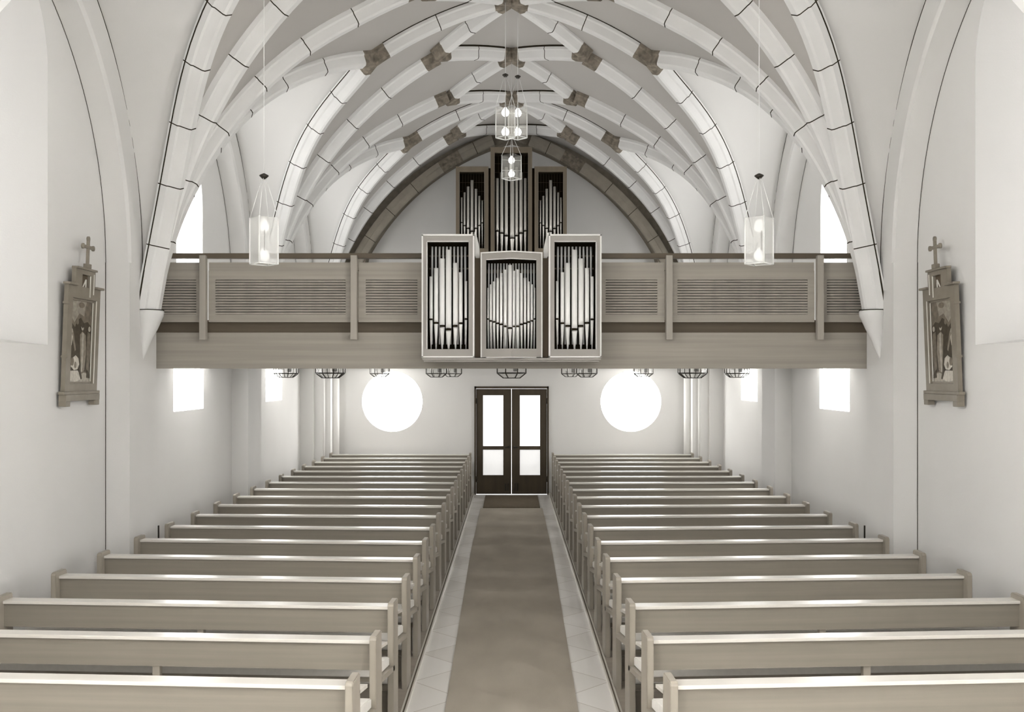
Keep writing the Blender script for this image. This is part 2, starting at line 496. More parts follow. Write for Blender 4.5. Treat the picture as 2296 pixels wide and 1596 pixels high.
# ------------------------------------------------------------------ back wall, stepped shafts, arch
BY = 20.3
def circle(cx, cz, r, n=48): return [(cx + r * math.cos(2 * math.pi * k / n), cz + r * math.sin(2 * math.pi * k / n)) for k in range(n)]
RX, RZ, RR = 2.470, 1.886, .625
DX0, DX1, DZ = -.752, .752, 2.185
holes = [circle(-RX, RZ, RR), circle(RX, RZ, RR), [(DX0, -.034), (DX1, -.034), (DX1, DZ), (DX0, DZ)]]
wb = fill_holes([(-4.3, -.2), (4.3, -.2), (4.3, 7.6), (-4.3, 7.6)], holes, lambda p: (p[0], BY, p[1]), 'wall_back', M['plaster'])
struct(wb, 'pale back wall with two round windows and the entrance', 'wall')
for s in (-1, 1):
    wn[0] += 1
    mb = MB()
    lp = circle(s * RX, RZ, RR)
    mb.grid([[(x, BY, z) for x, z in lp], [(x, BY + .1, z) for x, z in lp]], M['plaster'], smooth=True, closed=True)
    o = mb.build('window_%d' % wn[0], M['plaster']); struct(o, f'big round daylit window {SIDE[s]} of the double door', 'window')
    mb = MB(); mb.face([(x, BY + .1, z) for x, z in lp], M['round_pane']); mb.build('pane', None, o)
    # stepped corner shafts
    mb = MB()
    pts = [(4.25, 19.47), (3.93, 19.47), (3.93, 19.56), (3.775, 19.56), (3.775, 19.74), (3.64, 19.74), (3.64, 20.31), (4.25, 20.31)]
    mb.prism([(s * x, y, -.02) for x, y in pts], (0, 0, 3.3), M['plaster'])
    mb.lathe((s * 3.60, 20.02, -.02), [(.085, 0), (.085, 3.3)], 20, M['plaster'])
    mb.lathe((s * 3.775, 19.62, -.02), [(.045, 0), (.045, 3.3)], 16, M['plaster'])
    o = mb.build('pillar', None); struct(o, f'stepped corner pier with round shafts at the back {SIDE[s]}', 'pier')
# arch band in front of the back wall
AX, AZ, AR = circ3((0, 7.20), (1.6, 6.42), (2.86, 5.0))
def inx(z): return min(2.97, AX + math.sqrt(max(0, AR * AR - (z - AZ) ** 2)))
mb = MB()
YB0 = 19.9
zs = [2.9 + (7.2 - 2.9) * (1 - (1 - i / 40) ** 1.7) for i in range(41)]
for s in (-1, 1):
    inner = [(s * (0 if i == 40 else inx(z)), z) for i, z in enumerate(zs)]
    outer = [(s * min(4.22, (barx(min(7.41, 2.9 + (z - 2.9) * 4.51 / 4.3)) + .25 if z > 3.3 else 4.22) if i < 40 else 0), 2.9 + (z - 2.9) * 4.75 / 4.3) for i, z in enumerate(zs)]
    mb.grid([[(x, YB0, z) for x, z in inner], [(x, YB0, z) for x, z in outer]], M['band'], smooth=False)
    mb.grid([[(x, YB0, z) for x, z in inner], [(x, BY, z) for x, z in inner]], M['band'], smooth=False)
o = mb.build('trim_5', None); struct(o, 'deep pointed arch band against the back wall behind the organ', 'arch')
# rib on the face of that band
def band(sg):
    out = []
    for i in range(41):
        z = 3.3 + (7.33 - 3.3) * (1 - (1 - i / 40) ** 1.6)
        xo = barx(min(7.415, z + .05))
        out.append(Vector((sg * max(0, xo - .25 * (1 - math.exp(-(7.42 - z) / .3))), YB0 - .01, z)))
    return out
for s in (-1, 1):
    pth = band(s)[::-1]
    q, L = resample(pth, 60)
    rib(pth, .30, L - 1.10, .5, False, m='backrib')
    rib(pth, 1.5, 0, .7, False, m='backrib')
    bm_ = MB()
    a = int(60 * 1.06 / L); b = int(60 * 1.58 / L)
    sweep(bm_, q[a:b + 1], M['boss'], 1.05)
    bm_.build('boss', None, ceiling)

# ------------------------------------------------------------------ entrance doors
mb = MB()
YD = BY - .01
for x0, x1, z0, z1 in ((-.768, -.735, -.034, 2.2), (.735, .768, -.034, 2.2), (-.768, .768, 2.155, 2.2)):
    mb.box(x0, x1, YD - .03, YD + .1, z0, z1, M['door'])
o = mb.build('trim_6', None); struct(o, 'dark timber frame around the double door', 'door frame')
for s in (-1, 1):
    d = MB()
    X = lambda px: abs(fx(px, BY))
    xa, xb = .005, .731                                   # from the meeting line outwards
    pa, pb = X(1128.5), X(1083)                           # pane columns
    z = lambda py: fz(py, BY)
    y0, y1 = YD, YD + .05
    for x0, x1, z0, z1 in ((xa, pa, -.024, 2.148), (pb, xb, -.024, 2.148), (pa, pb, z(886), 2.148), (pa, pb, z(1008), z(1000)), (pa, pb, -.024, z(1065))):
        d.box(s * x0, s * x1, y0, y1, z0, z1, M['door'])
    o = d.build('door_%d' % (1 if s < 0 else 2), None); struct(o, f'dark {SIDE[s]} leaf of the glazed entrance double door', 'door')
    for (za, zb, mm) in ((z(1000), z(886), 'door_pane'), (z(1065), z(1008), 'door_low')):
        p = MB(); p.box(s * pa, s * pb, y0 + .02, y0 + .03, za, zb, M[mm]); p.build('pane', None, o)
    h = MB(); h.tube((s * .05, y0 - .05, z(1002)), (s * .15, y0 - .05, z(1002)), .009, 8, M['iron']); h.lathe((s * .06, y0 - .05, z(1002)), [(.022, 0), (.022, .05)], 12, M['iron'], 'Y')
    h.build('handle', None, o)
    h = MB(); h.box(s * .06, s * .085, y0 - .012, y0, z(1100), z(1083), M['iron'], .003); h.box(s * .11, s * .135, y0 - .012, y0, z(1100), z(1083), M['iron'], .003)
    h.build('bolt', None, o)
    for zz in (z(1080), z(905)):
        h = MB(); h.tube((s * .727, y0 - .012, zz), (s * .727, y0 - .012, zz + .12), .011, 8, M['iron']); h.build('hinge', None, o)

# ------------------------------------------------------------------ pews
Y0, PITCH, ROWS = 5.02, .8635, 18
XI, XO = .812, 3.665
ORD = ['first', 'second', 'third', 'fourth', 'fifth', 'sixth', 'seventh', 'eighth', 'ninth', 'tenth', 'eleventh', 'twelfth', 'thirteenth', 'fourteenth', 'fifteenth', 'sixteenth', 'seventeenth', 'last']
def end_panel(s, x0, x1):
    mb = MB()
    # rounded top board: profile in (y, z)
    prof = [(0, 0), (.18, 0), (.18, .50), (.172, .858), (.160, .869), (.02, .866), (.006, .858), (0, .845)]
    mb.prism([(s * x0, y, z) for y, z in prof], (s * (x1 - x0), 0, 0), M['woodend'])
    es = [e for e in mb.bm.edges if abs(e.verts[0].co.x - e.verts[1].co.x) < 1e-5]
    bmesh.ops.bevel(mb.bm, geom=es, offset=.004, segments=2, affect='EDGES')
    return mb
def make_pew(s):
    root = thing('pew', (0, 0, 0), '', 'pew', f'wooden pews in the {SIDE[s]} block')
    L = XO - XI
    end_panel(s, 0, .042).build('end_panel', None, root)
    end_panel(s, L - .042, L).build('end_panel', None, root)
    mb = MB(); mb.box(s * .042, s * (L - .042), .062, .088, .648, .815, M['wood']); mb.build('backrest', None, root)
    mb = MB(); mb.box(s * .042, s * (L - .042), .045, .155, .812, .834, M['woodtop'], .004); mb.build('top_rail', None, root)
    mb = MB()
    mb.prism([(s * .0, y, z) for y, z in ((-.40, .485), (.05, .43), (.05, .395), (-.40, .45))], (s * L, 0, 0), M['woodend']); mb.build('seat', None, root)
    mb = MB()
    prof = [(-.43, .49), (-.42, .545), (-.37, .562), (-.20, .535), (.0, .50), (.03, .48), (.03, .436), (-.40, .488)]
    mb.prism([(s * .03, y, z) for y, z in prof], (s * (L - .06), 0, 0), M['cushion'])
    es = [e for e in mb.bm.edges]
    bmesh.ops.bevel(mb.bm, geom=es, offset=.006, segments=2, affect='EDGES')
    mb.build('cushion', None, root)
    mb = MB(); mb.prism([(s * .0, y, z) for y, z in ((.155, .755), (.36, .725), (.36, .745), (.155, .775))], (s * L, 0, 0), M['woodtop']); mb.build('book_ledge', None, root)
    mb = MB(); mb.box(s * .06, s * (L - .06), .23, .40, .20, .235, M['wood']); 
    for x in (.08, L / 2, L - .12): mb.box(s * x, s * (x + .04), .20, .38, .0, .20, M['wood'])
    k = mb.build('kneeler', None, root)
    mb = MB(); mb.box(s * .07, s * (L - .07), .235, .395, .235, .285, M['cushion'], .012); mb.build('kneeler_pad', None, k)
    mb = MB()
    mb.box(s * L * .478, s * (L * .478 + .045), .075, .115, .0, .70, M['woodend'])
    mb.build('support_post', None, root)
    return root
for s in (-1, 1):
    proto = make_pew(s)
    for n in range(ROWS):
        o = proto if n == 0 else copy_tree(proto)
        o.location = (s * XI, Y0 + PITCH * n, 0)
        ang = 3.6 - max(0, n - 4) * .32
        o.rotation_euler.z = s * math.radians(max(.3, ang))
        if n == 0: t = f'wooden pew in the front row of the {SIDE[s]} block, cut by the lower frame edge'
        elif n == ROWS - 1: t = f'wooden pew in the last row of the {SIDE[s]} block, against the back wall'
        else: t = f'wooden pew in the {ORD[n]} row from the front of the {SIDE[s]} block'
        o['label'] = t

# ------------------------------------------------------------------ gallery
GY = 11.0
bal = thing('balcony', (0, GY, 2.5), 'wooden organ gallery with louvred parapet spanning the nave over the rear pews', 'balcony')
def gb(name, mb, parent=bal):
    o = mb.build(name, None, None)
    o.parent = parent
    o.matrix_parent_inverse = Matrix.Translation(-Vector((0, GY, 2.5)))
    return o
mb = MB(); mb.box(-4.19, 4.19, 11.06, 11.30, 2.51, 2.915, M['gal']); gb('beam', mb)
mb = MB(); mb.box(-4.19, 4.19, 11.30, 20.28, 2.575, 2.86, M['plaster']); gb('soffit_slab', mb)
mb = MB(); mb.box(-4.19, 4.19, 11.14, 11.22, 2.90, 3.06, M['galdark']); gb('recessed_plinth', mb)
mb = MB(); mb.box(-4.19, -.985, GY - .03, GY + .06, 3.742, 3.80, M['railwood'], .008); mb.box(.985, 4.19, GY - .03, GY + .06, 3.742, 3.80, M['railwood'], .008); gb('handrail', mb)
for s in (-1, 1):
    for x in (3.44, 1.757):
        mb = MB(); mb.box(s * (x - .036), s * (x + .036), GY - .085, GY - .012, 2.83, 3.77, M['galpost'], .004)
        gb('post', mb)
    for (xa, xb, la, lb) in ((3.48, 4.12, 3.535, 4.06), (1.80, 3.395, 1.86, 3.32), (1.0, 1.715, 1.055, 1.635)):
        p = MB()
        z0, z1, l0, l1 = 3.03, 3.605, 3.115, 3.505
        for a, b, c, d in ((xa, la, z0, z1), (lb, xb, z0, z1), (la, lb, z0, l0), (la, lb, l1, z1)):
            p.box(s * a, s * b, GY, GY + .05, c, d, M['gal'])
        p.box(s * xa, s * xb, GY + .012, GY + .05, 3.605, 3.70, M['gal'])
        po = gb('louvre_panel', p)
        q = MB()
        n = 13
        for k in range(n):
            zc = l0 + (l1 - l0) * (k + .5) / n
            q.prism([(s * la, y, z) for y, z in ((GY + .002, zc - .012), (GY + .008, zc + .007), (GY + .036, zc + .020), (GY + .042, zc + .012), (GY + .012, zc - .009))], (s * (lb - la), 0, 0), M['galpost'])
        q.box(s * la, s * lb, GY + .055, GY + .065, l0, l1, M['dark'])
        so = q.build('slats', None, None); so.parent = po

# ceiling lamps under the gallery
def ceiling_lamp(x, y, label, plate=False, sc=1.0):
    root = thing('ceiling_lamp', (x, y, 2.575), label, 'lamp', 'glass ceiling lamps under the gallery')
    n = 8; r0, r1 = .185 * sc, .105 * sc; za, zb, zc = 0.0, -.115 * sc, -.175 * sc
    ring = lambda r, z: [Vector((r * math.cos(2 * math.pi * (k + .5) / n), r * math.sin(2 * math.pi * (k + .5) / n), z)) for k in range(n)]
    A, B, C_ = ring(r0, za), ring(r0, zb), ring(r1, zc)
    g = MB()
    for k in range(n):
        j = (k + 1) % n
        g.face([A[k], A[j], B[j], B[k]], M['lampglass']); g.face([B[k], B[j], C_[j], C_[k]], M['lampglass'])
    g.face(C_, M['lampglass']); g.build('glass_shade', None, root)
    f = MB()
    for k in range(n):
        j = (k + 1) % n
        f.tube(A[k], B[k], .006, 6, M['iron']); f.tube(B[k], C_[k], .007, 6, M['iron']); f.tube(B[k], B[j], .0075, 6, M['iron']); f.tube(C_[k], C_[j], .005, 6, M['iron'])
    f.build('lead_frame', None, root)
    h = MB()
    h.lathe((.05, 0, -.075), [(.028, -.02), (.032, 0), (.032, .075)], 14, M['iron']); h.lathe((-.07, 0, -.06), [(.03, 0), (.03, .06)], 14, M['white']); h.build('socket', None, root)
    if plate:
        p = MB(); p.box(-.26, .26, -.05, .05, -.055, 0, M['brown']); p.build('base_plate', None, root)
for s in (-1, 1):
    sd = SIDE[s]
    ceiling_lamp(s * 2.27, 12.3, f'octagonal glass ceiling lamp right behind the gallery beam on the {sd}')
    ceiling_lamp(s * 3.40, 14.8, f'octagonal glass ceiling lamp beside the small side window on the {sd}')
    ceiling_lamp(s * 2.43, 18.1, f'octagonal glass ceiling lamp in front of the {sd} round window')
    ceiling_lamp(s * 1.27, 16.6, f'octagonal glass ceiling lamp between the door and the {sd} round window')
    ceiling_lamp(s * 1.14, 19.0, f'smaller-looking glass ceiling lamp deepest under the gallery on the {sd}')
ceiling_lamp(0, 11.7, 'octagonal glass ceiling lamp on a brown plate above the double door', True)

# ------------------------------------------------------------------ organ pipes
def pipe(parent, x, y, r, zbot, zmouth, ztop, m, off=(0, 0, 0), name='organ_pipe'):
    x, y = x - off[0], y - off[1]; zbot, zmouth, ztop = zbot - off[2], zmouth - off[2], ztop - off[2]
    n = 20
    mb = MB()
    mb.lathe((x, y, 0), [(r * .28, zbot), (r * .95, zmouth - r * .9), (r, zmouth - r * .35), (r, zmouth - .012)], n, M[m])
    mb.lathe((x, y, 0), [(r * .88, zmouth - .012), (r * .88, zmouth + .012)], n, M['dark'])
    rings = []
    hh = r * 3.2
    for z, flat in ((zmouth + .012, .55), (zmouth + .012 + hh * .5, .80), (zmouth + .012 + hh, 1.0), (ztop, 1.0)):
        ring = []
        for k in range(n):
            a = 2 * math.pi * k / n
            yy = r * math.sin(a)
            ring.append((x + r * math.cos(a), y + max(yy, -r * flat), z))
        rings.append(ring)
    mb.loft(rings, M[m])
    return mb.build(name, None, parent)

# front positive organ hung on the gallery
OY = 10.62
OO = Vector((0, OY, fz(812, OY)))
org = thing('positive_organ', OO, 'pale-framed small pipe organ in three cases mounted on the gallery front', 'organ')
def ob(name, mb, parent=org):
    o = mb.build(name, None, None); o.parent = parent; o.matrix_parent_inverse = Matrix.Translation(-OO) if parent == org else Matrix()
    return o
R8 = lambda v: 940 + v / 4.987
R8y = lambda v: 510 + v / 4.987
def X8(v, Y=OY): return fx(R8(v), Y)
def Z8(v, Y=OY): return fz(R8y(v), Y)
for s in (-1, 1):
    mx = lambda v: -s * X8(v)                             # left-case coordinates, mirrored for the right case
    c = MB()
    xo0, xo1, xi0, xi1 = mx(28), mx(618), mx(92), mx(552)
    zt, zb, ot, obm = Z8(80), Z8(1450), Z8(162), Z8(1360)
    for a, b, z0, z1 in ((xo0, xi0, zb, zt), (xi1, xo1, zb, zt), (xi0, xi1, ot, zt), (xi0, xi1, zb, obm)):
        c.box(a, b, OY, OY + .05, z0, z1, M['case'])
    sg = 1 if xo1 > xo0 else -1
    for a, b, z0, z1 in ((xo0, xo0 + sg * .016, zb, zt), (xo1 - sg * .018, xo1, zb, zt), (xo0, xo1, zt - .014, zt + .004), (xo0, xo1, zb - .004, zb + .012), (xi0 - sg * .0, xi0 - sg * .008, obm, ot), (xi0, xi1, ot, ot + .008)):
        c.box(a, b, OY - .018, OY + .03, z0, z1, M['cream'])
    for a, b in ((xo0, xo0 + sg * .02), (xo1 - sg * .02, xo1)):
        c.box(a, b, OY + .05, OY + .42, zb, zt, M['case'])
    c.box(xo0, xo1, OY + .05, OY + .42, zt - .02, zt, M['case']); c.box(xo0, xo1, OY + .05, OY + .42, zb, zb + .02, M['case'])
    c.box(xo0, xo1, OY + .40, OY + .42, zb, zt, M['dark'])
    ob('case', c)
    b = MB(); b.prism([(mx(v), OY + .13, Z8(w)) for v, w in ((612, 30), (635, 60), (662, 185), (664, 345), (640, 345), (618, 300))], (0, .25, 0), M['cream'])
    ob('side_board', b)
    for (v, hw, t, mo) in ((125, 19, 540, 1025), (182, 24, 445, 1065), (250, 30, 338, 1098), (323, 33, 240, 1135), (400, 28, 388, 1098), (460, 21, 493, 1068), (518, 15, 592, 1022)):
        p = pipe(org, mx(v), OY + .085, hw / 4.987 * OY / F, obm, Z8(mo), Z8(t), 'pipe', OO)
    for k in range(10):
        v = 125 + k * 42
        p = MB(); p.lathe((mx(v) - OO.x, OY + .24 - OO.y, 0), [(.010, Z8(1300) - OO.z), (.012, ot - .02 - OO.z)], 10, M['pipe']); p.build('inner_pipe', None, org)
    r = MB()
    for w in (285, 430): r.box(xi0, xi1, OY + .26, OY + .275, Z8(w + 8), Z8(w - 8), M['brown'])
    ob('pipe_rack', r)
    # dark infill between the cases
    g = MB(); g.box(mx(618), mx(684), OY + .10, OY + .14, zb, Z8(330), M['brown']); ob('infill_panel', g)
# middle case with a prow front
c = MB()
PR = .15
def prow(v):                                              # depth of the front at this x
    return OY + .05 - PR * (1 - abs(v - 1032) / 350)
def strip(v0, v1, w0, w1, m, th=.05, n=8, dy=0):
    for a, b in ((v0, min(v1, 1032)), (max(v0, 1032), v1)):
        if b <= a: continue
        ya, yb = prow(a) + dy, prow(b) + dy
        c.prism([(X8(a), ya, Z8(w1)), (X8(b), yb, Z8(w1)), (X8(b), yb, Z8(w0)), (X8(a), ya, Z8(w0))], (0, th, 0), m)
strip(684, 748, 282, 1450, M['case']); strip(1310, 1380, 282, 1450, M['case'])
strip(748, 1310, 282, 362, M['case']); strip(748, 1310, 1355, 1450, M['case'])
strip(684, 700, 275, 1452, M['cream'], .06, dy=-.012); strip(1364, 1380, 275, 1452, M['cream'], .06, dy=-.012)
strip(684, 1380, 272, 286, M['cream'], .07, dy=-.016); strip(748, 1310, 1448, 1456, M['cream'], .06, dy=-.012)
strip(748, 1310, 354, 362, M['cream'], .05, dy=-.006)
c.box(X8(684), X8(704), OY + .05, OY + .42, Z8(1450), Z8(282), M['case']); c.box(X8(1360), X8(1380), OY + .05, OY + .42, Z8(1450), Z8(282), M['case'])
c.box(X8(684), X8(1380), OY + .05, OY + .42, Z8(290), Z8(282), M['case']); c.box(X8(684), X8(1380), OY + .40, OY + .42, Z8(1450), Z8(282), M['dark'])
c.box(X8(704), X8(1360), OY + .06, OY + .40, Z8(1450), Z8(1400), M['case'])
ob('case', c)
for (v, hw, t, mo) in ((767, 9, 665, 1022), (799, 13, 628, 1043), (836, 15, 597, 1056), (876, 15, 558, 1072), (916, 16, 507, 1085), (962, 17, 470, 1107), (1015, 22, 420, 1127), (1058, 13, 485, 1110), (1101, 18, 468, 1107), (1143, 16, 507, 1085), (1183, 15, 558, 1072), (1223, 15, 597, 1056), (1259, 13, 628, 1043), (1291, 9, 665, 1022)):
    pipe(org, X8(v), prow(v) + .09, hw / 4.987 * OY / F, Z8(1358), Z8(mo), Z8(t), 'pipe', OO)
for k in range(16):
    v = 772 + k * 34.5
    p = MB(); p.lathe((X8(v) - OO.x, OY + .26 - OO.y, 0), [(.008, Z8(1350) - OO.z), (.010, Z8(372) - OO.z)], 10, M['pipe']); p.build('inner_pipe', None, org)
b = MB()
b.box(X8(35), -X8(35), OY - .02, OY + .43, Z8(1482), Z8(1458), M['case'], .004)
b.box(X8(50), -X8(50), OY, OY + .43, Z8(1502), Z8(1482), M['case'], .003)
ob('base_ledge', b)
r = MB(); r.box(X8(750), X8(1308), OY + .28, OY + .30, Z8(480), Z8(440), M['brown']); ob('pipe_rack', r)
# brackets that carry the organ from the gallery beam
for s in (-1, 1):
    b = MB(); b.box(s * .55, s * .65, OY + .40, 11.055, Z8(1500), Z8(1400), M['brown']); ob('bracket', b)

# main organ on the gallery floor
MY = 18.8
MO = Vector((0, MY, 2.86))
mo_ = thing('main_organ', MO, 'dark tall pipe organ in three towers standing on the gallery before the back arch', 'organ')
def mb_build(name, mb):
    o = mb.build(name, None, None); o.parent = mo_; o.matrix_parent_inverse = Matrix.Translation(-MO); return o
R2 = lambda v: fx(1000 + v / 7.253, MY)
R2z = lambda v: fz(340 + v / 7.253, MY)
def tower(x0, x1, i0, i1, zt, it, zbot, dep):
    c = MB()
    for a, b, z0, z1 in ((x0, i0, zbot, zt), (i1, x1, zbot, zt), (i0, i1, it, zt)):
        c.box(a, b, MY, MY + .06, z0, z1, M['caseold'])
    c.box(i0 - .008, i0, MY - .012, MY, zbot, it, M['frame']); c.box(i1, i1 + .008, MY - .012, MY, zbot, it, M['frame'])
    c.box(x0 - .0, x0 + .02, MY + .06, MY + dep, zbot, zt, M['caseold']); c.box(x1 - .02, x1, MY + .06, MY + dep, zbot, zt, M['caseold'])
    c.box(x0, x1, MY + .06, MY + dep, zt - .02, zt, M['caseold']); c.box(x0, x1, MY + dep - .02, MY + dep, zbot, zt, M['dark'])
    c.box(x0, x1, MY + .005, MY + .30, 2.862, zbot, M['caseold'])
    mb_build('tower_case', c)
    g = MB()
    n = 9
    for k in range(1, n): 
        x = i0 + (i1 - i0) * k / n; g.box(x - .002, x + .002, MY + .20, MY + .204, zbot, it, M['brown'])
    for k in range(1, 10):
        z = it - k * .17
        if z > zbot: g.box(i0, i1, MY + .20, MY + .204, z - .002, z + .002, M['brown'])
    mb_build('lattice', g)
zlow = R2z(1570)
tower(R2(160), R2(690), R2(220), R2(622), R2z(240), R2z(325), zlow, .6)
tower(R2(725), R2(1400), R2(790), R2(1335), R2z(-75), R2z(15), zlow - .25, .7)
tower(R2(1440), R2(1965), R2(1502), R2(1905), R2z(240), R2z(325), zlow, .6)
c = MB(); c.box(R2(690), R2(725), MY + .10, MY + .14, 2.9, R2z(250), M['dark']); c.box(R2(1400), R2(1440), MY + .10, MY + .14, 2.9, R2z(250), M['dark']); mb_build('infill_panel', c)
side_p = ((250, 14, 730, 1145), (297, 17, 648, 1195), (355, 22, 553, 1238), (420, 24, 450, 1285), (485, 20, 590, 1238), (540, 16, 705, 1192), (588, 12, 778, 1150))
for (v, hw, t, mo) in side_p:
    for s in (1, -1):
        vv = v if s > 0 else 2125 - v
        pipe(mo_, R2(vv), MY + .10, hw / 7.253 * MY / F, zlow, R2z(mo), R2z(t), 'pipeold', MO)
for (v, hw, t, mo) in ((832, 25, 415, 1278), (905, 28, 320, 1312), (980, 28, 235, 1355), (1077, 36, 150, 1395), (1150, 25, 235, 1355), (1222, 28, 320, 1312), (1292, 23, 415, 1278)):
    pipe(mo_, R2(v), MY + .11, hw / 7.253 * MY / F, zlow - .22, R2z(mo), R2z(t), 'pipeold', MO)

# ------------------------------------------------------------------ hanging lanterns
def lantern(x, y, zb, label, rot=math.radians(45), roof=7.4, w=.175, h=.405, cap=.36, gl='glass', bu='paleglobe'):
    root = thing('pendant_lantern', (x, y, zb), label, 'lamp', 'hanging glass lanterns')
    root.rotation_euler.z = 0
    cor = [Vector((w * .72 * math.cos(rot + k * math.pi / 2) * 1.0, w * .72 * math.sin(rot + k * math.pi / 2), 0)) for k in range(4)]
    up = Vector((0, 0, h))
    f = MB()
    for k in range(4):
        a, b = cor[k], cor[(k + 1) % 4]
        f.tube(a, a + up, .007, 8, M['white']); f.tube(a, b, .006, 8, M['white'])
    f.tube((0, 0, .03), (0, 0, h - .02), .007, 8, M['white'])
    for a in (cor[0], cor[1]): f.tube(a + up * .36, -a + up * .36, .003, 6, M['white']); f.tube(a + up * .8, -a + up * .8, .003, 6, M['white'])
    f.build('frame', None, root)
    g = MB()
    for k in range(4):
        a, b = cor[k], cor[(k + 1) % 4]
        g.face([a, b, b + up, a + up], M[gl])
    g.face(cor, M[gl])
    g.build('glass_pane', None, root)
    for zz in (.075, h - .075):
        b = MB()
        rings = [(.004, -.05), (.025, -.045), (.042, -.028), (.05, 0), (.042, .028), (.025, .045), (.014, .065)]
        b.lathe((0, 0, zz), rings, 16, M[bu]); b.build('bulb', None, root)
    rr = MB(); rr.tube((.012, -.03, .1), (.012, -.03, h - .1), .004, 6, M['iron']); rr.build('rod', None, root)
    d = MB(); d.lathe((0, 0, h + cap), [(.012, -.02), (.022, -.012), (.042, .008), (.038, .014), (.008, .03)], 14, M['iron']); d.build('cap', None, root)
    wv = MB()
    for k in range(4): wv.tube(cor[k] + up, Vector((cor[k].x * .15, cor[k].y * .15, h + cap - .015)), .0028, 6, M['white'])
    wv.tube((0, 0, h + cap + .02), (0, 0, roof - zb), .0032, 6, M['white']); wv.build('wire', None, root)
for s in (-1, 1):
    x = s * 2.17
    lantern(x, 8.6, fz(592, 8.6), f'square glass lantern hanging before the {SIDE[s]} half of the gallery rail', math.radians(-4 if s < 0 else 4), bar(x) + .02)
lantern(-.08, 12.65, fz(309, 12.65), 'glass lantern with two bright globes high on the axis, left of its twin', 0, bar(.085) + .01, w=.17, h=.40, cap=.40, gl='paleglass', bu='bulb')
lantern(.082, 12.95, fz(309, 12.95), 'glass lantern with two bright globes high on the axis, right of its twin', 0, bar(.085) + .01, w=.17, h=.40, cap=.40, gl='paleglass', bu='bulb')
lantern(0, 15.1, fz(401, 15.1), 'glass lantern hanging before the middle tower of the main organ', math.radians(8), 7.4, w=.21, h=.36, cap=.30, gl='paleglass', bu='bulb')

